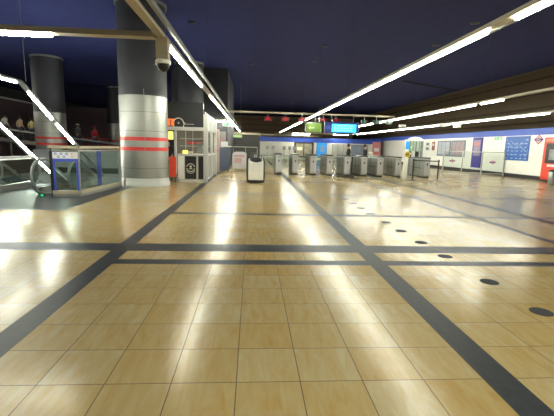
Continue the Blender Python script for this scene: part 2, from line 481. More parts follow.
track('added fill lighting track high over the far left stairs, beyond the left edge of the photo', -14.5, 4.4,  # unseen track added out of frame to brighten the dark left zone
      run(6.0, 17.0), None, 5.8, 19.2, lambda y: CZ)
track('added high fill lighting track along the far left wall, beyond the left edge of the photo', -18.4, 4.3,  # another unseen track, added to light the people on the walkway
      run(17.0, 27.0), None, 16.8, 27.2, hA)
def sloped_track(label, X, pts, lit, z_top, side=0.0):
    t = thing('sloped_lighting_track', label, 'light fixture', (X, 0, 0), 0)
    b = MB(); c = MB()
    for p, q in zip(pts, pts[1:]):
        b.bar((0, p[0], p[1]+.06), (0, q[0], q[1]+.06), .12, .06)
    b.build('channel', M_steeld, t)
    for (a, za), (e, ze) in lit:
        MB().bar((side, a, za+side*.6), (side, e, ze+side*.6), .045, .04 + side*.3).build('tube', M_tube, t)
    for y, z in pts[:-1:1]: MB().bar((0, y+.3, z+.1), (0, y+.3, z_top), .010).build('hanger_rod', M_steeld, t)
    return t
sl = lambda y: 2.98 - (y-11.35)*.535
sloped_track('upper sloping light trough that bends down above the escalator box', -6.4, [(7.9, 2.98), (11.35, 2.98), (17.0, sl(17.0))],
             [((8.1, 2.98), (9.6, 2.98)), ((9.7, 2.98), (11.2, 2.98)), ((11.75, sl(11.75)), (12.95, sl(12.95))), ((13.25, sl(13.25)), (14.35, sl(14.35)))], CZ)
s2 = lambda y: 1.98 - (y-14.3)*.60
sloped_track('lower sloping light trough crossing the dark escalator pit at the left edge', -9.0, [(9.0, 2.8), (12.9, 2.8), (20.5, s2(20.5))],
             [((9.2, 2.8), (10.7, 2.8)), ((13.3, s2(13.3)), (14.75, s2(14.75))), ((14.8, s2(14.8)), (16.25, s2(16.25))), ((16.3, s2(16.3)), (17.7, s2(17.7)))], CZ, .09)

for nm, (x0, x1, y0, y1), l in (('a', (-4.70, -4.66, 12.0, 18.0), 'added fill tube along the right side wall of the escalator pit'),
                                ('b', (-11.0, -7.0, 13.42, 13.46), 'added fill tube along the near wall of the escalator pit')):
    t = thing('pit_fill_light', l, 'light fixture', ((x0+x1)/2, (y0+y1)/2, -.8))  # unseen lamps added below floor level to brighten the dim pit
    hx, hy = (x1-x0)/2, (y1-y0)/2
    MB().box(-hx, hx, -hy, hy, .03, .10).build('housing', M_steeld, t)
    MB().box(-hx*.9, hx*.9, -hy*.9, hy*.9, -.01, .03).build('tube', mat('pit_fill_tube', (.95, 1, .9), emit=70), t)

# dome camera under the junction of the tracks
t = thing('dome_camera', 'dark dome security camera hanging under the junction of the two tracks', 'security camera', (-1.42, 6.42, 2.62))
MB().box(-.09, .09, -.09, .09, .14, .455).build('housing', M_beige, t)
MB().lathe([(.10, .14), (.12, .12), (.12, .08), (.115, .07)], n=24).build('collar', M_whitep, t, True)
MB().lathe([(.10, .07), (.095, .03), (.07, -.015), (.03, -.04), (.004, -.045)], n=24).build('dome', M_black, t, True)

# ------------------------------------------------------------------ people
def skin_mesh(name, joints, edges, m, parent, sub=1):
    me = bpy.data.meshes.new(name)
    me.from_pydata([j[:3] for j in joints], edges, [])
    o = bpy.data.objects.new(name, me); COL.objects.link(o)
    sk = o.modifiers.new('skin', 'SKIN'); sk.use_smooth_shade = True
    for i, j in enumerate(joints):
        v = me.skin_vertices[0].data[i]
        rr = j[3]; v.radius = rr if isinstance(rr, tuple) else (rr, rr); v.use_root = (i == 0)
    su = o.modifiers.new('sub', 'SUBSURF'); su.levels = sub; su.render_levels = sub
    dg = bpy.context.evaluated_depsgraph_get(); dg.update()
    me2 = bpy.data.meshes.new_from_object(o.evaluated_get(dg)); me2.name = name
    bpy.data.objects.remove(o)
    me2.materials.clear(); me2.materials.append(m)
    for p in me2.polygons: p.use_smooth = True; p.material_index = 0
    o = bpy.data.objects.new(name, me2); COL.objects.link(o); o.parent = parent
    return o
def person(label, loc, rz, top, bottom, armL=(.12, -.05, -.50), armR=(-.12, -.05, -.50), stride=.10, hairc=None, h=1.72, bag=False, cap=None):
    """faces -y before rotation; armL/armR = hand position relative to its shoulder"""
    t = thing('person', label, 'person', loc, rz)
    k = h/1.72
    P = lambda x, y, z, r: (x*k, y*k, z*k, (r*k if not isinstance(r, tuple) else (r[0]*k, r[1]*k)))
    sh = 1.40
    def arm(s, hnd):
        S0 = Vector((s*.17, 0, sh)); H = S0 + Vector(hnd); mid = (S0+H)/2
        d = (H-S0); L = .56; bend = math.sqrt(max(0, (L/2)**2 - (d.length/2)**2))
        E = mid + Vector((s*.12, .9, -.1)).normalized()*bend
        return S0, E, H
    body = [P(0, 0, .95, (.145, .10)), P(0, .0, 1.12, (.125, .09)), P(0, 0, 1.33, (.15, .095)), P(0, .0, 1.45, .055), P(0, -.01, 1.52, .05), P(0, -.015, 1.61, (.072, .085)), P(0, -.01, 1.68, (.06, .07))]
    ed = [(i, i+1) for i in range(6)]
    def add(lst, e, par, pts):
        for q in pts:
            lst.append(P(*q)); e.append((par, len(lst)-1)); par = len(lst)-1
        return par
    hips = {}
    legs = {}
    for s in (-1, 1):
        yk = s*stride
        legs[s] = [(s*.09, 0, .86, .082), (s*.095, yk*.5-.02, .49, .055), (s*.10, yk+.02*abs(s), .10, .036), (s*.105, yk-.10, .035, .033)]
        add(body, ed, 0, legs[s])
    arms = {}
    for s, hd in ((1, armL), (-1, armR)):
        S0, E, H = arm(s, hd); arms[s] = (S0, E, H)
        d = (H-E).normalized()
        hand = H + d*.07
        w = add(body, ed, 2, [(S0.x, S0.y, S0.z, .052), (E.x, E.y, E.z, .038), (H.x, H.y, H.z, .026), (hand.x, hand.y, hand.z, .030)])
        side = d.cross(Vector((1, 0, 0))).normalized()
        for f in range(4):
            o_ = side*(f-1.5)*.018
            a = hand + o_ + d*.045; b2 = a + d*(.03+.006*(1.5-abs(f-1.5))) + Vector((0, -.012, -.008))
            add(body, ed, w, [(a.x, a.y, a.z, .009), (b2.x, b2.y, b2.z, .008)])
        th = hand + side*.045 + d*.01
        add(body, ed, w, [(th.x, th.y, th.z, .010)])
    skin_mesh('body', body, ed, M_skin, t)
    # face
    MB().box(-.01*k, .01*k, -.115*k, -.09*k, 1.585*k, 1.625*k, .004).build('nose', M_skin, t)
    e = MB()
    for s in (-1, 1): e.box(s*.03*k-.011*k, s*.03*k+.011*k, -.100*k, -.090*k, 1.628*k, 1.640*k)
    e.build('eyes', M_black, t)
    # clothes
    j = [P(0, 0, .90, (.165, .12)), P(0, .0, 1.12, (.145, .11)), P(0, 0, 1.33, (.168, .115)), P(0, .0, 1.44, .075)]
    e = [(0, 1), (1, 2), (2, 3)]
    for s in (-1, 1):
        S0, E, H = arms[s]; Hc = E + (H-E)*.9
        add(j, e, 2, [(S0.x, S0.y, S0.z, .066), (E.x, E.y, E.z, .052), (Hc.x, Hc.y, Hc.z, .042)])
    skin_mesh('jacket', j, e, top, t)
    j = [P(0, 0, .95, (.155, .115))]; e = []
    for s in (-1, 1): add(j, e, 0, [(l[0], l[1], l[2], l[3]+.018) for l in legs[s][:3]])
    skin_mesh('trousers', j, e, bottom, t)
    sh_ = MB()
    for s in (-1, 1):
        a = legs[s][2]
        sh_.box((a[0]-.045)*k, (a[0]+.045)*k, (a[1]-.19)*k, (a[1]+.06)*k, 0.002, .085*k, .02)
    sh_.build('shoes', M_black, t)
    skin_mesh('hair', [P(0, .02, 1.64, (.083, .083)), P(0, .0, 1.695, (.078, .085)), P(0, .045, 1.56, (.06, .05))], [(0, 1), (0, 2)], hairc or M_hair, t)
    if cap:
        MB().lathe([(.12*k, 1.665*k), (.115*k, 1.69*k), (.09*k, 1.74*k), (.01, 1.765*k)], n=16).build('hat', cap, t, True)
    return t

# ------------------------------------------------------------------ escalators
def escalator(label, x0, x1, pts, descend, rail=None, name='escalator'):
    """x0..x1 width; pts = [(y, z)] of the step line, first = end with the newel"""
    t = thing(name, label, 'escalator', ((x0+x1)/2, pts[0][0], pts[0][1]))
    ox, oy, oz = (x0+x1)/2, pts[0][0], pts[0][1]
    P = [(y-oy, z-oz) for y, z in pts]
    sgn = 1 if P[-1][0] > 0 else -1
    hw = (x1-x0)/2
    H = .95
    for s in (-1, 1):
        x = s*hw
        # glass balustrade: between skirt and handrail with a half-round newel end
        loop = []
        n = 12
        r = H/2 - .05
        for k in range(n+1):
            a = -PI/2 + PI*k/n
            loop.append((P[0][0] - sgn*(math.cos(a)*r), .05 + r + r*math.sin(a)))
        top = [(y, z+H-.05) for y, z in P[1:]]
        bot = [(y, z+.05) for y, z in P[1:]][::-1]
        MB().prism(loop + top + bot, x-.008, x+.008, 'x').build('glass_balustrade', M_glasse, t)
        rl = [(x, P[0][0]-sgn*(math.cos(a)*(r+.035)), .05+r+(r+.035)*math.sin(a)) for a in [-PI/2+PI*k/n for k in range(n+1)]]
        rl += [(x, y, z+H-.015) for y, z in P[1:]]
        MB().tube(rl, .04, 8).build('handrail', rail or M_rubber, t, True)
        rl2 = [(q[0], q[1], q[2]-.0) for q in rl]
        MB().tube([(x+.0, q[1], q[2]-.055) for q in rl2[n:]], .022, 6).build('handrail_track', M_steel, t, True)
        g = MB()
        for a, b in zip(P, P[1:]):
            g.bar((x, a[0], a[1]+.02), (x, b[0], b[1]+.02), .14, .30)
        g.build('skirt_panel', M_steel, t)
    m = MB(); m.box(-hw+.07, hw-.07, -.05, .24, .001, .012) if sgn > 0 else m.box(-hw+.07, hw-.07, -.75, .05, .001, .012)
    m.build('comb_plate', M_steel, t)
    # steps
    seg = 0
    y = .30 if abs(P[1][0]) < 1 else .75
    tot = abs(P[-1][0])
    def zat(yy):
        for a, b in zip(P, P[1:]):
            if abs(a[0]) <= yy <= abs(b[0]): return a[1] + (b[1]-a[1])*(yy-abs(a[0]))/(abs(b[0])-abs(a[0]))
        return P[-1][1]
    while y + .4 < tot:
        z = max(zat(y), zat(y+.4)) if sgn*P[-1][1] < 0 else min(zat(y), zat(y+.4))
        ya, yb = sorted((sgn*y, sgn*(y+.4)))
        MB().box(-hw+.08, hw-.08, ya+.004, yb-.004, z-.24, z+.005).build('step', M_steeld, t)
        y += .4
    return t
escalator('descending escalator whose rounded rail end stands beside the blue framed box', -5.80, -4.85,
          [(10.95, 0), (11.25, 0), (18.4, -3.95)], True, mat('rail_silver', (.24, .25, .24), .45, .3))
escalator('escalator with a long level handrail at the left edge of the photo', -8.2, -7.0,
          [(12.7, 0), (9.2, 0), (4.6, 2.6)], False, mat('rail_silver', (.24, .25, .24), .45, .3))
escalator('lower escalator going down into the dark pit under the sloping light', -10.2, -9.2,
          [(13.0, 0), (14.2, 0), (21.5, -4.0)], True)

# glazed guard box in front of the escalator opening
t = thing('escalator_guard', 'glass guard box with blue frame and pictogram sign around the escalator opening', 'glass guard', (0, 0, 0))
A, B, C2 = Vector((-5.17, 10.28, 0)), Vector((-4.55, 10.42, 0)), Vector((-4.34, 12.95, 0))
def quad(name, a, b, z0, z1, th, m, par=None, inset=0):
    d = (b-a).normalized()
    return MB().bar(a + d*inset + Vector((0, 0, (z0+z1)/2)), b - d*inset + Vector((0, 0, (z0+z1)/2)), th, z1-z0).build(name, m, par or t)
for a, b in ((A, B), (B, C2)):
    quad('plinth', a, b, .001, .08, .08, M_steeld)
    quad('kick_rail', a, b, .08, .17, .07, M_beige)
    quad('glass_panel', a, b, .17, 1.19, .015, M_glassg, inset=.03)
quad('top_rail', A - Vector((.03, 0.0, 0)), B, 1.26, 1.33, .10, M_beige)
quad('top_rail', B, C2, 1.26, 1.33, .10, M_beige)
quad('top_rail', A - Vector((.03, 0.0, 0)), B, 1.19, 1.225, .06, M_steel)
quad('top_rail', B, C2, 1.19, 1.225, .06, M_steel)
for P0, mm, ww in ((A, M_black, .05), (B, M_steel, .06), (C2, M_steel, .07)):
    MB().box(P0.x-ww/2, P0.x+ww/2, P0.y-ww/2, P0.y+ww/2, .001, 1.26).build('post', mm, t)
d = (B-A).normalized(); nrm = Vector((d.y, -d.x, 0))
def fr(u): return A + d*u + nrm*.03
for u in (.07, .61): MB().bar(fr(u)+Vector((0, 0, .17)), fr(u)+Vector((0, 0, .95)), .05, .012).build('blue_frame', M_frameb, t)
quad('blue_frame', fr(.045), fr(.635), .92, 1.0, .012, M_frameb)
sg = quad('pictogram_sign', fr(.045), fr(.635), 1.0, 1.17, .014, M_poster)
rg = MB()
for i, (u, z) in enumerate(((.12, 1.125), (.25, 1.125), (.38, 1.125), (.185, 1.05), (.315, 1.05))):
    rg.ring(u, z, 0, .016, .030, d=.006, n=16)
ang = math.atan2(d.y, d.x)
rg.build('pictogram_rings', M_frameb, sg, mw=Matrix.Translation(fr(0)+nrm*.009) @ Matrix.Rotation(ang, 4, 'Z'))
rg = MB().ring(.50, 1.12, 0, .0, .02, d=.005, n=12).box(.555, .568, -.005, 0, 1.09, 1.14).box(.47, .54, -.005, 0, 1.04, 1.058)
rg.build('red_pictogram', M_pink, sg, mw=Matrix.Translation(fr(0)+nrm*.009) @ Matrix.Rotation(ang, 4, 'Z'))
pp = B + (C2-B)*.55
MB().box(pp.x-.17, pp.x-.07, pp.y-.04, pp.y+.04, .17, 1.19).build('blue_post', M_frameb, t)
t = thing('guard_bollard', 'short grey bollard at the far corner of the glass guard box', 'bollard', (-4.12, 12.72, 0))
MB().lathe([(.06, 0.001), (.06, .02), (.035, .04), (.035, .24), (.045, .26), (.03, .30), (.005, .31)], n=16).build('post', M_steel, t, True)
t = thing('floor_light', 'small green lit marker on the floor at the escalator rail end', 'light', (-5.42, 10.25, 0))
MB().box(-.05, .05, -.03, .03, 0.001, .09, .008).build('housing', M_black, t)
MB().box(-.035, .035, -.036, -.03, .02, .07).build('green_lens', mat('green_lens', (.02, .6, .2), emit=.6), t)

# far moving ramp with people, at the back left
t = thing('inclined_walkway', 'inclined walkway with pale balustrade rising to the left behind the pit', 'walkway', (-14.3, 29.0, 0))
za = lambda x: .05 + (-x - 3.0)*.22 + .95      # x local, floor height of the ramp
def ramp(z0, z1, y, th, name, m):
    MB().bar((-4.4, y, za(-4.4)+(z0+z1)/2), (6.0, y, za(6.0)+(z0+z1)/2), th, z1-z0).build(name, m, t)
za = lambda x: .82 + (2.9 - x)*.11
ramp(-.25, 0, .6, 1.3, 'deck', M_greyd)
ramp(-.18, .05, -.08, .04, 'side_skirt', M_steel)
ramp(.05, .62, -.08, .02, 'glass_balustrade', M_glassg)
ramp(.62, .70, -.08, .06, 'handrail', M_pale)
ramp(.62, .70, 1.28, .06, 'handrail', M_pale)
for x in (-3.0, 0, 3.0, 5.9): MB().box(x-.05, x+.05, .0, .1, .001, za(x)-.2).build('support', M_steeld, t)
za_ = lambda X: za(X + 14.3)
for X, lab, top, bot, hc, cap in ((-17.9, 'person in a pale pink top at the far left end of the walkway', M_cwhite, M_cblue, None, None),
                      (-16.85, 'person in an orange and white top, second from left on the walkway', mat('cloth_peach', (.68, .46, .30), .8), M_cblue, M_hair, None),
                      (-16.05, 'person in a yellow top beside the dark column at far left', M_cyellow, M_cblue, None, None),
                      (-12.8, 'person in a grey top with a pale hat, standing in the dark opening', M_greyd, M_cblue, None, M_cwhite),
                      (-11.6, 'person in a bright red coat and red hat in the dark opening', M_cred, M_cblue, None, M_cred)):
    person(lab, (X, 29.55, za_(X)+.01), PI*.9, top, bot, hairc=hc, cap=cap, h=1.70)

# ------------------------------------------------------------------ coffee kiosk
t = thing('coffee_kiosk', 'coffee kiosk with black fascia, pale frame and black counter, right of the steel column', 'kiosk', (0, 0, 0))
X0, X1, Y0, Y1 = -3.75, -1.78, 15.1, 19.3
for x, y, w_ in ((X1, Y0, .16), (X1-.02, 17.2, .12), (X1-.02, Y1, .12), (X0, Y0+1.0, .10), (X0, Y1, .10)):
    MB().box(x-w_/2, x+w_/2, y-w_/2, y+w_/2, .001, 2.6 if x > -2 else 2.1).build('post', M_pale, t)
f = MB().box(X0-.05, X1-.08, Y0-.05, Y0+.05, 2.10, 3.02).build('fascia', M_black, t)
MB().box(X0-.05, X1, Y0-.09, Y0+.07, 1.97, 2.10).build('fascia_beam', M_pale, t)
MB().box(X1-.04, X1+.02, Y0+.1, Y1, 2.0, 2.62).build('side_fascia', mat('fascia_grey', (.30, .30, .29), .5), t)
for k in range(7):
    MB().box(X1+.02, X1+.028, Y0+.5+k*.5, Y0+.72+k*.5, 2.22+.05*(k % 2), 2.46).build('fascia_print', M_steeld, t)
MB().box(X0, X1-.05, Y0+.1, Y1-.05, 2.62, 2.70).build('roof', M_colup, t)
# logo: orange cup and a ring drawn around it
lg = MB().ring(-2.80, 2.24, Y0-.052, .17, .20, 0.1, PI*1.05, .012).ring(-2.80, 2.22, Y0-.052, .19, .22, PI*1.1, PI*1.95, .012).prism([(-2.62, 2.27), (-2.52, 2.25), (-2.62, 2.21)], Y0-.062, Y0-.051, 'y')
lg.ring(-2.80, 2.24, Y0-.052, .0, .03, d=.012, n=10).build('ring_logo', mat('logo_silver', (.5, .46, .42), .4, emit=.1), f)
MB().box(-3.25, -3.11, Y0-.066, Y0-.05, 2.14, 2.36, .01).box(-3.07, -2.97, Y0-.066, Y0-.05, 2.14, 2.36, .01).box(-3.27, -2.95, Y0-.07, Y0-.052, 2.35, 2.39).build('orange_cup_logo', M_orange, f)
MB().box(-2.62, -2.22, Y0-.06, Y0-.05, 2.20, 2.215).build('logo_line', mat('logo_silver', (.5, .46, .42)), f)
# counter
MB().box(X0+.9, X1-.02, Y0, Y0+.6, .08, 1.02).box(X1-.62, X1-.02, Y0+.6, 18.6, .08, 1.02).build('counter', M_pale, t)
MB().box(X0+.86, X1+.03, Y0-.05, Y0+.64, 1.02, 1.07).box(X1-.66, X1+.03, Y0+.64, 18.65, 1.02, 1.07).build('countertop', M_pale, t)
MB().box(X0+.92, X1-.04, Y0+.02, Y0+.58, .001, .08).box(X1-.6, X1-.06, Y0+.58, 18.55, .001, .08).build('kick_base', M_whitep, t)
MB().box(X0+.90, X0+1.14, Y0-.022, Y0-.001, .10, 1.01).build('corner_panel', M_white, t)
p1 = MB().box(-2.58, -2.15, Y0-.022, Y0-.001, .12, 1.0).build('black_panel', M_black, t)
MB().ring(-2.365, .56, Y0-.024, .135, .165, .25, PI-.25, .01).ring(-2.365, .56, Y0-.024, .135, .165, PI+.15, 2*PI-.15, .01)\
    .ring(-2.365, .53, Y0-.024, .175, .195, PI+.5, 2*PI-.5, .01).ring(-2.365, .60, Y0-.024, .0, .045, d=.01, n=12)\
    .prism([(-2.54, .60), (-2.50, .585), (-2.50, .63)], Y0-.034, Y0-.024, 'y').prism([(-2.19, .60), (-2.23, .585), (-2.23, .63)], Y0-.034, Y0-.024, 'y')\
    .box(-2.43, -2.30, Y0-.034, Y0-.024, .505, .535).build('round_logo', M_cream, p1)
MB().box(-2.07, -1.88, Y0-.022, Y0-.001, .12, 1.0).build('black_panel', M_black, t)
sgl = MB()
MB().box(X1-.02, X1-.005, Y0+.1, 17.1, 1.1, 1.95).build('side_glass', M_glass, t)
MB().box(X1-.018, X1, Y0+.12, 18.6, .12, 1.0).build('side_panel', mat('fascia_grey', (.30, .30, .29), .5), t)
MB().box(X0+.1, X1-.1, Y1-.1, Y1-.04, .001, 2.6).build('back_wall', mat('kiosk_back', (.22, .19, .15), .6), t)
sh = MB()
for z in (1.35, 1.70): sh.box(X0+.3, X1-.2, Y1-.45, Y1-.12, z, z+.03)
sh.build('shelf', M_pale, t)
MB().box(-3.1, -2.1, 16.6, 16.9, 2.5, 2.56).build('fill_lamp', mat('kiosk_fill_lamp', (1, .85, .6), emit=16), t)  # lamp added inside to brighten the dim kiosk interior
MB().box(X0+.6, X1-.4, Y1-.115, Y1-.101, 1.48, 1.56).build('red_stripe', M_red, t)
for xx, zz in ((-2.55, 1.96), (-2.28, 1.96)): MB().bar((xx, Y0+.02, 1.07), (xx, Y0+.02, zz), .022).build('mullion', M_pale, t)
# yellow lit sign hanging left
t = thing('hanging_menu_sign', 'small glowing yellow sign hanging at the left corner of the kiosk', 'sign', (-3.24, 15.6, 1.63))
MB().box(-.12, .12, -.02, .02, 0, .30, .01).build('panel', M_amber, t)
MB().bar((0, 0, .3), (0, 0, .9), .012).build('hanger', M_steeld, t)
# red standing board
t = thing('red_counter_board', 'plain red board standing at the left end of the kiosk counter', 'board', (-3.04, 15.03, 0))
MB().box(-.13, .13, -.03, .0, .20, .97, .006).build('panel', mat('red_board', (.75, .07, .03), .45, emit=.05), t)
MB().box(-.12, -.09, -.12, .12, .001, .2).box(.09, .12, -.12, .12, .001, .2).build('foot', M_black, t)
# items on the counter
for i, (dx, hh, m_, lb, nm) in enumerate(((-2.62, .14, M_amber, 'yellow glowing pastry case on the kiosk counter, leftmost item', 'pastry_case'),
                                 (-2.43, .11, M_cream, 'low cream box on the kiosk counter beside the pastry case', 'counter_box'))):
    t = thing(nm, lb, 'display', (dx, 15.4, 1.07))
    MB().box(-.085, .085, -.09, .09, .02, hh, .01).build('body', m_, t)
    MB().box(-.09, .09, -.10, .10, .001, .02).build('tray', M_steel, t)
t = thing('coffee_machine', 'dark coffee machine on the side counter of the kiosk', 'coffee machine', (-2.1, 16.8, 1.071))
MB().box(-.22, .22, -.30, .30, .001, .10, .01).box(-.22, .0, -.30, .30, .10, .42, .02).box(-.22, .22, -.30, .30, .36, .46, .02).build('body', M_steeld, t)
for s in (-.12, .12): MB().box(.05, .10, s-.03, s+.03, .28, .36).bar((.08, s, .30), (.2, s, .28), .02).build('spout', M_black, t)
person('kiosk worker in black clothes standing behind the left end of the counter', (-3.35, 15.75, 0), 0, M_cblack, M_cblack,
       armL=(.05, -.30, -.32), armR=(-.05, -.30, -.30), h=1.60)

# panels and shops behind the kiosk
t = thing('advertising_pillar', 'pinkish grey advertising pillar just behind the kiosk', 'pillar', (-2.02, 21.4, 0))
MB().box(-.22, .22, -.2, .2, .001, 2.30, .02).build('pillar_body', mat('mauve_panel', (.42, .33, .31), .4), t)
MB().box(-.19, .19, -.215, -.2, .5, 2.0).build('poster', mat('mauve_poster', (.50, .33, .32), .4, var=.3), t)
MB().box(-.19, .19, -.218, -.215, 1.12, 1.2).build('red_line', M_red, t)
t = thing('advertising_pillar', 'slimmer grey advertising pillar behind and right of the first one', 'pillar', (-1.78, 23.3, 0))
MB().box(-.19, .19, -.15, .15, .001, 2.25, .02).build('pillar_body', mat('grey_panel', (.30, .27, .26), .4), t)
MB().box(-.16, .16, -.165, -.15, .4, 1.9).build('poster', mat('dim_poster', (.35, .24, .24), .4, var=.3), t)
t = thing('exit_sign', 'small green exit sign hanging under the first lighting track', 'exit sign', (-1.43, 21.3, 2.47))
MB().box(-.17, .17, -.03, .03, 0, .22, .01).build('box', M_whitep, t)
MB().box(-.14, .14, -.036, -.03, .03, .19).build('green_face', M_greenexit, t)
MB().prism([(-.1, .10), (-.02, .10), (-.02, .06), (.05, .115), (-.02, .165), (-.02, .13), (-.1, .13)], -.04, -.036, 'y').build('arrow', M_whitep, t)
MB().bar((0, 0, .22), (0, 0, .56), .02).build('hanger', M_steeld, t)
t = thing('lit_wall_sign', 'dim green lit sign box under the pale beam at the passage', 'sign', (-1.35, 31.0, 2.08))
MB().box(-.55, .55, -.06, .06, 0, .22, .01).build('box', M_steeld, t)
MB().box(-.5, .5, -.068, -.06, .03, .19).build('face', mat('dim_green', (.25, .42, .15), emit=.5), t)
MB().bar((-.4, 0, .22), (-.4, 0, CZ-2.06), .02).bar((.4, 0, .22), (.4, 0, CZ-2.06), .02).build('hanger', M_steeld, t)

# rail with glass and info panels between kiosk and gates
t = thing('glass_railing', 'steel railing with dark glass closing the passage left of the gates', 'railing', (0, 23.9, 0))
MB().tube([(-1.95, 0, 1.38), (.32, 0, 1.38)], .025).build('top_rail', M_steel, t, True)
for x in (-1.95, -1.15, -.4, .32): MB().box(x-.025, x+.025, -.025, .025, .001, 1.38).build('post', M_steeld, t)
for a, b in ((-1.93, -1.17), (-1.13, -.42), (-.38, .30)): MB().box(a, b, -.008, .008, .15, 1.30).build('glass_panel', M_glass, t)
t = thing('information_board', 'white information board leaning against the railing left of the service robot', 'board', (-.72, 22.6, 0))
MB().prism([(-.42, .12), (.40, .12), (.40, 1.02), (.26, 1.10), (-.26, 1.10), (-.42, .98)], -.03, .0, 'y').build('panel', mat('board_white', (.62, .62, .66), .4), t)
MB().box(-.32, .3, -.034, -.03, .80, .92).box(-.32, .1, -.034, -.03, .45, .75).build('print', mat('board_print', (.55, .35, .36), .4, var=.4), t)
MB().box(-.38, -.34, -.05, .35, .001, .14).box(.32, .36, -.05, .35, .001, .14).build('foot', M_steeld, t)
t = thing('dark_cabinet', 'dark cabinet with a small pale screen, right of the advertising pillars', 'cabinet', (-1.55, 24.6-.05, 0))
t.location = (-1.60, 22.7, 0)
MB().box(-.28, .28, -.2, .2, .001, 1.3, .02).build('body', M_cblue, t)
MB().box(-.2, .2, -.25, -.18, 1.36, 1.66, .01).build('screen', M_poster, t)
MB().box(-.03, .03, -.1, .0, 1.3, 1.4).build('stand', M_black, t)

# ------------------------------------------------------------------ service robot
t = thing('service_robot', 'white cleaning robot with black frame standing alone on the tiles before the gates', 'robot', (.16, 15.45, 0), .05)
MB().prism([(-.26, .12), (-.27, .20), (-.25, .80), (-.22, .84), (.14, .95), (.30, .95), (.30, .12)], -.29, .29, 'x').build('body', M_whitep, t)
MB().box(-.34, .34, -.24, .28, .06, .12, .02).build('bumper', M_black, t)
MB().prism([(-.25, -.30), (.25, -.30), (.36, -.1), (.36, .28), (-.36, .28), (-.36, -.1)], .02, .08, 'z').build('base', M_black, t)
for s in (-1, 1):
    MB().tube([(s*.33, -.05, .08), (s*.345, -.05, .3), (s*.345, -.03, .85), (s*.30, 0, 1.0)], .03, 8).build('side_rail', M_black, t, True)
    MB().lathe([(.05, -.02), (.05, .02)], n=16).build('wheel', M_rubber, t, True, Matrix.Translation((s*.28, .1, .05)) @ Matrix.Rotation(PI/2, 4, 'Y'))
MB().lathe([(.22, -.01), (.24, .01), (.24, .03), (.20, .035), (.19, .02), (.005, .02)], n=32).build('top_tray', M_black, t, True, Matrix.Translation((0, -.03, .895)) @ Matrix.Rotation(.30, 4, 'X'))
MB().tube([(-.24, .22, .88), (-.24, .26, 1.06), (-.2, .27, 1.09), (.2, .27, 1.09), (.24, .26, 1.06), (.24, .22, .88)], .016, 8).build('handle', M_black, t, True)
MB().box(-.07, .07, .2, .26, 1.0, 1.12, .01).build('control_head', M_steeld, t)
lp = MB()
for z in range(6): lp.box(-.2, .2, -.262, -.258, .30+z*.085, .304+z*.085)
lp.box(-.12, -.115, -.262, -.258, .2, .8).box(.115, .12, -.262, -.258, .2, .8).build('panel_lines', M_pale, t)

# ------------------------------------------------------------------ ticket gates
def make_gate():
    t = thing('ticket_gate', '', 'ticket gate', (0, 0, 0), 0, 'ticket gates across the hall')
    MB().box(-.17, .17, .0, 1.9, .08, 1.04, .035).build('cabinet', M_gate, t)
    MB().box(-.15, .15, .03, 1.87, .001, .08).build('plinth', M_black, t)
    MB().box(-.18, .18, -.02, 1.92, 1.04, 1.10, .025).build('top_cover', M_black, t)
    f = MB().box(-.155, .155, -.018, .004, .14, 1.02, .008).build('front_panel', mat('gate_cream', (.93, .90, .76), .4), t)
    MB().prism([(-.028, .66), (.028, .66), (.028, .74), (.05, .74), (0, .80), (-.05, .74), (-.028, .74)], -.024, -.016, 'y').build('arrow_display', M_black, f)
    MB().box(-.1, .1, -.022, -.016, .92, .97).build('ticket_slot', M_steeld, f)
    for y in (.55, 1.15):
        MB().box(-.174, -.170, y, y+.02, .12, 1.0).build('side_seam', M_black, t)
    MB().box(-.176, -.171, .3, 1.6, .50, .53).build('side_strip', M_black, t)
    fl = MB().prism([(.18, .30), (.42, .30), (.46, .42), (.46, .92), (.40, 1.0), (.18, 1.0)], .9, .915, 'y').build('glass_flap', M_glass, t)
    fl = MB().prism([(-.18, .30), (-.42, .30), (-.46, .42), (-.46, .92), (-.40, 1.0), (-.18, 1.0)], .9, .915, 'y').build('glass_flap', M_glass, t)
    return t
GX = [1.42, 2.30, 3.25, 4.12, 5.07, 5.97, 6.83, 7.80, 9.37]
GW = ['leftmost ticket gate, grey faced, right behind the service robot',
      'white faced ticket gate, second from the left, in front of the white wall',
      'ticket gate third from the left, below the brown framed shop window',
      'ticket gate fourth from the left, below the bright blue poster',
      'fifth ticket gate from the left, with the person in black at its right',
      'sixth ticket gate from the left, with the white bag carried behind it',
      'seventh ticket gate from the left, under the pink poster',
      'eighth ticket gate from the left, dark sided, beside the post with the yellow disc',
      'rightmost ticket gate, cream faced, behind the black belt barrier']
g0 = make_gate()
for i, (x, l) in enumerate(zip(GX, GW)):
    g = g0 if i == 0 else copy_tree(g0)
    g.location = (x, 20.25 - .03*i, 0); g['label'] = l
    if i in (0,):
        for ch in g.children:
            if ch.name.startswith('front_panel'): ch.data = ch.data.copy(); ch.data.materials[0] = mat('grey_front', (.42, .42, .42), .4)

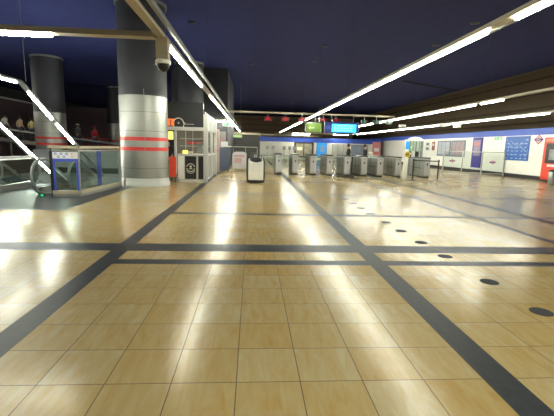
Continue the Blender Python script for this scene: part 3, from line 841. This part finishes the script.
# card readers on thin posts beyond the gates
cr = thing('card_reader_post', '', 'card reader', (0, 0, 0), 0, 'thin reader posts beyond the gates')
MB().tube([(0, 0, .02), (0, 0, 1.3)], .025, 8).build('pole', M_steeld, cr, True)
MB().lathe([(.12, .001), (.12, .015), (.03, .03)], n=16).build('foot', M_steeld, cr, True)
MB().box(-.10, .10, -.06, .06, 1.25, 1.50, .02).build('reader_head', M_steeld, cr)
for i, (x, y, l) in enumerate(((1.08, 27.0, 'thin grey reader post just right of the service robot, nearest the dark wall'),
                               (1.50, 27.5, 'thin grey reader post between the robot and the leftmost gate'),
                               (2.27, 27.3, 'thin reader post behind the leftmost gate'),
                               (2.60, 26.6, 'thin reader post right behind the leftmost gate, on its right side'),
                               (2.95, 27.0, 'thin reader post left of the white faced gate'))):
    c = cr if i == 0 else copy_tree(cr)
    c.location = (x, y, 0); c['label'] = l
# low glass barrier beyond the gates
t = thing('glass_fence', 'low fence with dark top rail running across behind the gates', 'fence', (0, 24.6, 0))
MB().box(.6, 5.6, -.03, .03, .86, .92).build('top_rail', M_steeld, t)
for k in range(6): MB().box(.6+k-.025, .6+k+.025, -.025, .025, .001, .86).build('post', M_steeld, t)
for k in range(5): MB().box(.66+k, 1.54+k, -.006, .006, .12, .84).build('glass_panel', M_glass, t)

# people at the gates
person('person in black clothes walking through the gates, beside the fifth gate', (5.62, 22.2, 0), PI*.5, M_cblack, M_cblack, stride=.16, armL=(.06, -.12, -.5), h=1.72)
person('person in dark clothes beyond the sixth gate, carrying a white bag', (6.80, 22.9, 0), PI*.5, M_cblack, mat('cloth_jeans', (.08, .11, .2), .8), stride=.14, armL=(.04, -.25, -.42), h=1.72)
t = thing('shoulder_bag', 'white bag held by the person beyond the sixth gate', 'bag', (7.12, 22.82, .98))
MB().box(-.14, .14, -.08, .08, 0, .30, .03).build('bag_body', M_cwhite, t)
MB().tube([(-.1, 0, .29), (-.06, 0, .42), (.06, 0, .42), (.1, 0, .29)], .012, 6).build('strap', M_cwhite, t, True)

# yellow disc post and round glass booth
t = thing('gate_post', 'tall white post carrying a yellow round notice, left of the glass booth', 'post', (7.93, 19.4, 0))
MB().box(-.10, .10, -.06, .06, .001, 2.0, .02).build('post_body', M_whitep, t)
dsc = MB().lathe([(.15, 0), (.15, .02)], n=28).build('yellow_disc', mat('sign_yellow', (.75, .50, .02), .4), t, False, Matrix.Translation((0.03, -.065, 1.24)) @ Matrix.Rotation(PI/2, 4, 'X'))
MB().ring(.03, 1.24, -.088, .06, .09, .6, 2*PI-.6, .006, 16).box(-.02, .10, -.094, -.088, 1.22, 1.26).build('black_pictogram', M_black, dsc)
MB().box(-.09, .09, -.066, -.06, 1.5, 1.9).build('blue_label', M_cyanp, t)
t = thing('glass_booth', 'round glass staff booth with a white domed roof behind the rightmost gate', 'booth', (9.80, 22.8, 0))
R = .46
MB().lathe([(R, .001), (R, .95)], n=32).build('lower_wall', M_steeld, t, True)
MB().lathe([(R-.02, .95), (R-.02, 2.02)], n=32, cap=False).build('glass_wall', M_glassg, t, True)
MB().lathe([(R-.25, 2.02), (R, 2.02), (R, 2.08), (R-.08, 2.17), (R*.5, 2.24), (.02, 2.27)], n=32).build('domed_roof', M_white, t, True)
for k in range(8):
    a = 2*PI*k/8+.2
    MB().box(R*math.cos(a)-.02, R*math.cos(a)+.02, R*math.sin(a)-.02, R*math.sin(a)+.02, .95, 2.02).build('mullion', M_steeld, t)
MB().box(-.22, .22, -.1, .25, 1.0, 1.4).build('console', M_black, t)
MB().box(-.36, -.32, -.12, .12, 1.3, 1.75).build('green_notice', M_greenexit, t)
t = thing('printed_notice', 'small white notice on a stand above the belt barrier post, before the glass booth', 'notice', (8.12, 19.0, 0))
MB().tube([(0, 0, .02), (0, 0, 1.15)], .012, 6).build('pole', M_steeld, t, True)
MB().lathe([(.1, .001), (.1, .02)], n=12).build('foot', M_steeld, t, True)
MB().box(-.09, .09, -.01, .01, 1.12, 1.42, .004).build('paper', M_poster, t)

# belt barriers
def stanchion(x, y, l, h=1.02):
    t = thing('belt_post', l, 'barrier post', (x, y, 0), 0, 'black belt barrier posts')
    MB().lathe([(.17, .001), (.17, .015), (.05, .035), (.03, .06)], n=24).build('foot', M_black, t, True)
    MB().lathe([(.034, .04), (.034, h-.12), (.042, h-.11), (.042, h-.01), (.02, h)], n=16).build('pole', M_black, t, True)
    return t
stanchion(7.97, 18.5, 'black belt barrier post on the left end of the belt, before the booth', 1.06)
stanchion(9.42, 18.85, 'black belt barrier post at the right end of the belt')
stanchion(4.86, 18.4, 'single black barrier post standing before the fifth gate', 1.08)
b = MB().bar((8.018, 18.51, .97), (9.372, 18.84, .94), .006, .05).build('barrier_belt', M_black)
tag(b, 'black belt stretched between two posts before the booth', 'belt')
t = thing('low_floor_barrier', 'long low dark bar on the floor running right from the single black post', 'barrier', (0, 0, 0))
MB().bar((4.35, 19.35, .045), (5.15, 18.95, .045), .08, .08).build('bar', M_black, t)
MB().bar((4.86, 18.6, .02), (8.6, 17.6, .02), .05, .03).build('floor_rail', M_steeld, t)

# ------------------------------------------------------------------ truss and hanging signs above the gates
TY = 20.75
t = thing('signal_truss', 'long beige truss across the hall above the gates, carrying the signals and screens', 'truss', (0, TY, 0))
MB().box(-1.55, 7.65, -.10, -.05, 3.18, 3.26).build('front_chord', M_beige, t)
MB().box(-1.55, 7.65, .05, .10, 3.18, 3.26).build('back_chord', M_beige, t)
for k in range(10):
    x = -1.3 + k*.96
    MB().bar((x, -.05, 3.22), (x, .05, 3.22), .03).build('strut', M_steeld, t)
for x in (-.2, 2.2, 5.4, 7.3): MB().bar((x, .075, 3.26), (x, .075, CZ), .006).build('hanger_rod', M_colup, t)
t = thing('departure_screen', 'bright cyan passenger screen in a dark blue case hanging above the gates', 'screen', (0, TY-.195, 0))
MB().box(3.84, 5.68, 0, .14, 2.25, 2.84, .02).build('case', mat('case_blue', (.02, .03, .16), .4), t)
sc = MB().box(4.22, 5.54, -.012, .0, 2.31, 2.73).build('screen', M_screen, t)
random.seed(3)
for row in range(3):
    x = 4.32 + .1*random.random()
    while x < 5.3:
        w_ = .06 + random.random()*.12
        MB().box(x, min(x+w_, 5.46), -.016, -.012, 2.62-row*.12, 2.67-row*.12).build('text_line', M_screentext, sc); x += w_ + .04
for x in (4.2, 5.4): MB().bar((x, .12, 2.84), (x, .12, 3.18), .03).build('hanger', M_steeld, t)
MB().box(3.92, 4.14, -.01, 0, 2.46, 2.64).build('side_logo', M_signb, t)
t = thing('lit_direction_sign', 'green lit direction sign hanging left of the cyan screen', 'sign', (0, TY-.195, 0))
MB().box(2.80, 3.68, 0, .14, 2.24, 2.77, .02).build('case', M_steeld, t)
MB().box(2.84, 3.64, -.01, .0, 2.28, 2.73).build('green_face', M_green, t)
MB().prism([(2.94, 2.50), (3.08, 2.63), (3.08, 2.54), (3.28, 2.54), (3.28, 2.46), (3.08, 2.46), (3.08, 2.37)], -.016, -.01, 'y').build('arrow', mat('sign_pale', (.35, .45, .25), emit=.2), t)
for x in (3.35, 3.55): MB().bar((x, .12, 2.77), (x, .12, 3.18), .03).build('hanger', M_steeld, t)
for i, (x, l) in enumerate(((.80, 'red lane signal under the truss, leftmost'), (1.72, 'red lane signal under the truss, second from the left'),
                            (2.62, 'red lane signal beside the lighting track, third from the left'), (3.76, 'red lane signal between the green sign and the cyan screen, fourth from the left'),
                            (4.45, 'red lane signal above the left part of the cyan screen'))):
    t = thing('lane_signal', l, 'signal', (x, TY-.135, 2.79 if i < 3 else 2.86), 0, 'red lane signals above the gates')
    hh = .22 if i < 3 else .14
    MB().box(-.18, .18, 0, .12, 0, hh, .01).build('case', M_black, t)
    c = MB(); q = hh/2; c.bar((-q*.7, -.006, q*.4), (q*.7, -.006, q*1.6), .012, .035).bar((-q*.7, -.006, q*1.6), (q*.7, -.006, q*.4), .012, .035)
    c.ring(0, q, 0, q*.8, q*.95, d=.012, n=20); c.build('red_cross', mat('signal_red', (.5, .01, .02), emit=.35), t)
    MB().box(-.17, .17, -.004, 0, .01, hh-.01).build('red_face', M_redlit, t)
    MB().bar((0, .06, hh), (0, .06, 3.18-(2.79 if i < 3 else 2.86)), .03).build('bracket', M_steeld, t)
for i, (x, l) in enumerate(((6.0, 'small dark lane signal just right of the cyan screen'), (6.65, 'small dark lane signal with green arrow, second right of the screen'), (7.35, 'dark lane signal with green arrow at the right end of the truss'))):
    t = thing('lane_signal', l, 'signal', (x, TY-.135, 2.80), 0, 'dark lane signals above the right gates')
    MB().box(-.17, .17, 0, .12, 0, .2, .01).build('case', M_black, t)
    MB().prism([(0, .03), (.06, .10), (.025, .10), (.025, .17), (-.025, .17), (-.025, .10), (-.06, .10)], -.006, 0, 'y').build('green_arrow', mat('arrow_green', (.02, .25, .08), emit=.25), t)
    MB().bar((0, .06, .2), (0, .06, .39), .03).build('bracket', M_steeld, t)
# dark spots in the ceiling
for x, y, l in ((-2.33, 15.5, 'small dark downlight in the blue ceiling above the left lighting track'),
                (-.14, 22.55, 'small dark downlight in the blue ceiling, left of centre'),
                (3.21, 18.03, 'small dark downlight in the ceiling, nearest of the middle row of four'),
                (3.21, 21.12, 'small dark downlight in the ceiling, second of the middle row of four'),
                (3.3, 27.88, 'small dark downlight in the ceiling, third of the middle row of four'),
                (3.32, 31.24, 'small dark downlight in the ceiling, farthest of the middle row of four'),
                (7.86, 14.03, 'small dark downlight in the ceiling right of the central lighting track, nearer one'),
                (7.9, 17.04, 'small dark downlight in the ceiling right of the central lighting track, farther one')):
    t = thing('downlight', l, 'downlight', (x, y, CZ), 0, 'dark recessed downlights in the blue ceiling')
    MB().lathe([(.15, -.001), (.15, -.015), (.11, -.02)], n=20).build('rim', M_black, t)
    MB().lathe([(.10, -.021), (.07, -.03)], n=20).build('lens', M_rubber, t)
# small speakers under the brown ceiling at right
for i, (x, y, l) in enumerate(((11.0, 22.0, 'small pale box speaker under the outer lighting track, left of a pair'), (12.1, 22.4, 'small pale box speaker under the outer lighting track, right of a pair'), (9.4, 24.0, 'small pale box speaker above the glass booth'))):
    t = thing('ceiling_speaker', l, 'speaker', (x, y, 2.86), 0)
    MB().box(-.2, .2, -.1, .1, 0, .18, .02).build('case', M_pale, t)
    MB().bar((0, 0, .18), (0, 0, CZ-2.86), .008).build('hanger_rod', M_colup, t)

# ------------------------------------------------------------------ back wall features
yb = YB - .03
t = thing('shop_window', 'brown framed lit shop window in the far white wall', 'window', (0, yb, 0))
MB().box(5.0, 7.35, -.06, .0, 1.90, 2.06).box(5.0, 5.2, -.06, .0, .25, 1.9).box(7.15, 7.35, -.06, 0, .25, 1.9).box(5.2, 7.15, -.06, 0, .25, .35).build('frame', mat('brown_frame', (.06, .045, .035), .5), t)
MB().box(5.2, 7.15, -.02, -.01, .35, 1.9).build('lit_interior', mat('shop_interior', (.42, .36, .26), .5, var=.7, scale=2.2, emit=.25), t)
MB().box(5.2, 7.15, -.045, -.035, .35, 1.9).build('glass_pane', M_glass, t)
MB().box(6.12, 6.22, -.06, -.02, .35, 1.9).build('mullion', mat('brown_frame', (.06, .045, .035)), t)
MB().box(5.35, 6.0, -.034, -.022, 1.1, 1.5).build('lit_poster', M_warm, t)
t = thing('blue_poster', 'tall bright blue poster on the far wall, right of the shop window', 'poster', (0, yb, 0))
MB().box(7.7, 8.95, -.05, 0, .3, 2.1).build('frame', M_signb, t)
MB().box(7.75, 8.90, -.056, -.05, .35, 2.05).build('print', M_cyanp, t)
MB().box(8.2, 8.6, -.06, -.056, 1.0, 1.7).build('pale_figure', mat('poster_pale', (.4, .45, .55), .5, var=.5, scale=5), t)
t = thing('pink_poster', 'narrow pink poster on the far wall above the seventh gate', 'poster', (0, yb-1.0, 0))
MB().box(14.2, 15.2, -.05, 0, .01, 2.3).build('panel', M_pink, t)
MB().box(14.4, 15.0, -.056, -.05, 1.2, 1.6).build('pale_print', M_poster, t)
# grey glazed ticket hall fronts on the far wall
for i, (a, b_, l, c) in enumerate(((9.6, 11.6, 'pale grey glazed door panel on the far wall, right of the blue poster', (.50, .50, .48)),
                                   (11.9, 13.9, 'blue grey glazed panel on the far wall, left of the pink poster', (.28, .33, .45)))):
    t = thing('glazed_panel', l, 'panel', (0, yb, 0))
    MB().box(a, b_, -.04, 0, .1, 1.95).build('panel', mat('glazed%d' % i, c, .3, var=.4, scale=1.5), t)
    for q in range(4): MB().box(a+q*(b_-a)/3-.03, a+q*(b_-a)/3+.03, -.06, -.04, .1, 1.95).build('mullion', M_steeld, t)

# ------------------------------------------------------------------ right wall features (facing -x)
def wallplate(a, b_, z0, z1, m, name, par, th=.03, x=XR):
    return MB().box(x-th, x-.001, a, b_, z0, z1).build(name, m, par)
def diamond(par, c, w_, h_, rot, txt=True):
    """red rhombus with a blue bar, built facing -y then moved"""
    mw = Matrix.Translation(c) @ Matrix.Rotation(rot, 4, 'Z')
    MB().prism([(-w_, 0), (0, -h_), (w_, 0), (0, h_)], -.012, 0, 'y').build('red_rhombus', mat('logo_red', (.45, .02, .03), .4), par, mw=mw)
    MB().prism([(-w_*.72, 0), (0, -h_*.72), (w_*.72, 0), (0, h_*.72)], -.016, -.012, 'y').build('white_rhombus', M_poster, par, mw=mw)
    MB().prism([(-w_*.5, 0), (0, -h_*.5), (w_*.5, 0), (0, h_*.5)], -.018, -.016, 'y').build('inner_rhombus', mat('logo_red', (.45, .02, .03)), par, mw=mw)
    MB().box(-w_*.78, w_*.78, -.024, -.016, -h_*.2, h_*.2).build('blue_bar', mat('logo_blue', (.02, .05, .30), .4), par, mw=mw)
    if txt:
        o = text('logo_lettering', 'Metro', h_*.36, M_poster, par, mw @ Vector((0, -.026, 0)), (PI/2, 0, rot))
RW = -PI/2   # rotation that turns a -y facing thing to face -x
def rwall(name, label, cat, y): return thing(name, label, cat, (0, 0, 0))
# red vending machine
t = thing('vending_machine', 'red vending machine with a dark window against the right wall', 'vending machine', (0, 0, 0))
MB().box(XR-.45, XR-.06, 18.0, 19.72, .10, 2.32, .03).build('cabinet', mat('machine_red', (.72, .06, .03), .35), t)
MB().box(XR-.47, XR-.45, 18.2, 19.5, .98, 2.02).build('dark_window', M_black, t)
MB().box(XR-.475, XR-.47, 18.4, 19.25, 1.15, 1.7).build('dark_print', mat('machine_print', (.25, .25, .27), .3, var=.8, scale=5), t)
MB().box(XR-.475, XR-.45, 18.4, 19.3, .80, .92).build('pale_label', M_poster, t)
MB().box(XR-.43, XR-.08, 18.05, 19.67, .001, .10).build('plinth', M_black, t)
MB().box(XR-.475, XR-.45, 18.1, 19.6, 2.10, 2.26).build('header', mat('header_pink', (.8, .25, .18), .4), t)
t = thing('litter_bin', 'dark slim bin standing before the red vending machine at the right edge', 'bin', (14.75, 17.9, 0))
MB().lathe([(.15, .001), (.16, .02), (.16, .62), (.13, .66)], n=24).build('bin_body', M_steeld, t, True)
MB().lathe([(.165, .60), (.165, .66), (.12, .70), (.02, .71)], n=24).build('lid', M_black, t, True)
# red diamond sign
t = thing('metro_sign', 'red diamond sign with blue bar on the right wall between map and vending machine', 'sign', (0, 0, 0))
diamond(t, Vector((XR-.002, 20.72, 2.24)), .36, .27, RW)
# blue map
t = thing('network_map', 'large blue map board with pale lines on the right wall', 'map', (0, 0, 0))
MB().box(XR-.04, XR-.001, 21.38, 23.5, 1.02, 2.46).build('board', mat('map_blue', (.02, .11, .46), .35, var=.15, scale=4), t)
random.seed(11)
l = MB()
for k in range(9):
    y = 21.5 + random.random()*1.8; z = 1.15 + random.random()*1.1
    for j in range(3):
        y2 = min(23.42, max(21.46, y + random.uniform(-.4, .4))); z2 = min(2.36, max(1.12, z + random.uniform(-.35, .35)))
        l.bar((XR-.043, y, z), (XR-.043, y2, z2), .02, .012, up=(1, 0, 0)); y, z = y2, z2
l.build('route_lines', mat('map_lines', (.30, .42, .68), .4), t)
l = MB()
for k in range(26):
    y = 21.46 + (k % 5)*.40 + random.uniform(0, .1); z = 1.12 + (k//5)*.22
    l.box(XR-.046, XR-.041, y, y+random.uniform(.10, .26), z, z+.05)
l.build('station_names', mat('map_text', (.40, .50, .70), .4), t)
# exit pictogram on wall
t = thing('exit_sign', 'green and white exit sign high on the right wall, left of the blue map', 'exit sign', (0, 0, 0))
MB().box(XR-.05, XR-.001, 23.95, 24.9, 2.27, 2.46).build('plate', mat('sign_cream', (.7, .75, .68), .4), t)
MB().box(XR-.055, XR-.05, 24.2, 24.6, 2.28, 2.45).build('green_plate', M_greenexit, t)
MB().prism([(24.33, 2.32), (24.38, 2.32), (24.42, 2.36), (24.48, 2.31), (24.51, 2.34), (24.44, 2.41), (24.36, 2.42)], XR-.058, XR-.055, 'x').build('running_figure', M_poster, t)
# purple blue advert column
t = thing('advertising_panel', 'tall blue and purple advertising panel on the right wall behind the glass barriers', 'advertisement', (0, 0, 0))
MB().box(XR-.08, XR-.001, 25.95, 27.05, .36, 2.48).build('frame', mat('advert_blue', (.05, .04, .33), .4), t)
MB().box(XR-.085, XR-.08, 26.08, 26.92, 1.2, 2.3).build('poster', mat('advert_mauve', (.32, .25, .38), .4, var=.5, scale=3), t)
MB().box(XR-.088, XR-.085, 26.15, 26.8, 1.9, 2.15).build('pale_print', M_pink, t)
# two boards
for (a, b_, lab, c) in ((28.1, 30.1, 'right notice board with pinkish posters on the right wall, behind the glass barriers', (.45, .33, .38)),
                        (30.25, 32.4, 'left notice board with pale posters on the right wall, behind the glass barriers', (.48, .52, .60))):
    t = thing('notice_board', lab, 'notice board', (0, 0, 0), 0, 'notice boards on the right wall')
    MB().box(XR-.06, XR-.001, a, b_, 1.05, 2.32).build('frame', mat('board_frame', (.22, .25, .33), .4), t)
    for j in range(3):
        y = a + .12 + j*(b_-a-.2)/3
        MB().box(XR-.066, XR-.06, y, y+(b_-a-.3)/3-.04, 1.2, 2.2).build('poster', mat('board_paper_%s' % lab[:4], c, .4, var=.3, scale=3), t)
t = thing('notice_plate', 'small dark red plate on the right wall, left of the notice boards', 'notice', (0, 0, 0))
MB().box(XR-.03, XR-.001, 33.0, 33.5, 1.5, 2.25).build('plate', mat('plate_red', (.3, .06, .05), .4), t)
MB().box(XR-.035, XR-.03, 33.1, 33.4, 1.9, 2.1).build('print', M_poster, t)
t = thing('notice_plate', 'small pale plate with dark symbols on the right wall, nearest the booth', 'notice', (0, 0, 0))
MB().box(XR-.03, XR-.001, 33.9, 34.8, 1.45, 2.25).build('plate', M_poster, t)
MB().box(XR-.035, XR-.03, 34.1, 34.6, 1.95, 2.15).box(XR-.035, XR-.03, 34.1, 34.6, 1.55, 1.75).build('symbol', M_greyd, t)

# glass barriers in front of the right wall
PT = [Vector((11.95, 25.62, 0)), Vector((12.82, 25.06, 0)), Vector((13.79, 24.43, 0)), Vector((14.77, 23.85, 0)), Vector((15.90, 23.30, 0))]
LB = [None, 'glass barrier panel with a red diamond, left of the three by the right wall', 'plain middle glass barrier panel by the right wall', 'glass barrier panel with a red diamond, nearest the blue map']
for i in (1, 2, 3):
    a, b_ = PT[i], PT[i+1]
    t = thing('glass_barrier', LB[i], 'glass barrier', (a.x, a.y, 0), math.atan2(b_.y-a.y, b_.x-a.x), 'glass barriers by the right wall')
    L_ = (b_-a).length
    MB().box(-.04, .04, -.04, .04, .001, 1.50, .008).build('post', M_steel, t)
    if i == 3: MB().box(L_-.04, L_+.04, -.04, .04, .001, 1.50, .008).build('post', M_steel, t)
    MB().box(.05, L_-.05, -.02, .02, 1.44, 1.49).build('top_rail', M_steel, t)
    MB().box(.05, L_-.05, -.02, .02, .10, .15).build('bottom_rail', M_steel, t)
    g = MB().box(.05, L_-.05, -.007, .007, .15, 1.44).build('glass_panel', M_glass, t)
    if i != 2: diamond(g, Vector((L_*.48, -.008, .84)), .21, .12, 0, txt=False)

# ------------------------------------------------------------------ floor discs
DY = [3.2, 4.0, 5.02, 5.8, 6.65, 7.45, 8.48, 9.27, 10.04, 10.92]
DL = ['largest grey floor disc, at the right edge of the photo', 'second nearest grey floor disc, just below the dark bands',
      'grey floor disc on the tile row between the two dark bands', 'grey floor disc just beyond the wide dark band, fourth from the camera',
      'fifth grey floor disc from the camera', 'sixth grey floor disc from the camera', 'seventh grey floor disc from the camera',
      'eighth grey floor disc from the camera', 'ninth grey floor disc from the camera', 'smallest, farthest grey floor disc of the row']
d0 = None
for i, (y, l) in enumerate(zip(DY, DL)):
    if d0 is None:
        d0 = MB().lathe([(.098, .0005), (.10, .003), (.096, .005)], n=40).build('floor_disc', M_apron); o = d0
    else:
        o = d0.copy(); COL.objects.link(o)
    o.location = (2.72 + .003*i, y, 0)
    tag(o, l, 'floor disc', 'round grey discs set in a row in the floor')
o = MB().lathe([(.55, .0005), (.56, .004), (.55, .006)], n=40).build('round_floor_plate', mat('plate_brown', (.14, .11, .08), .5)); o.scale = (1, .9, 1)
o.location = (2.93, 16.75, 0)
tag(o, 'faint dark round plate in the floor before the third gate', 'floor plate')
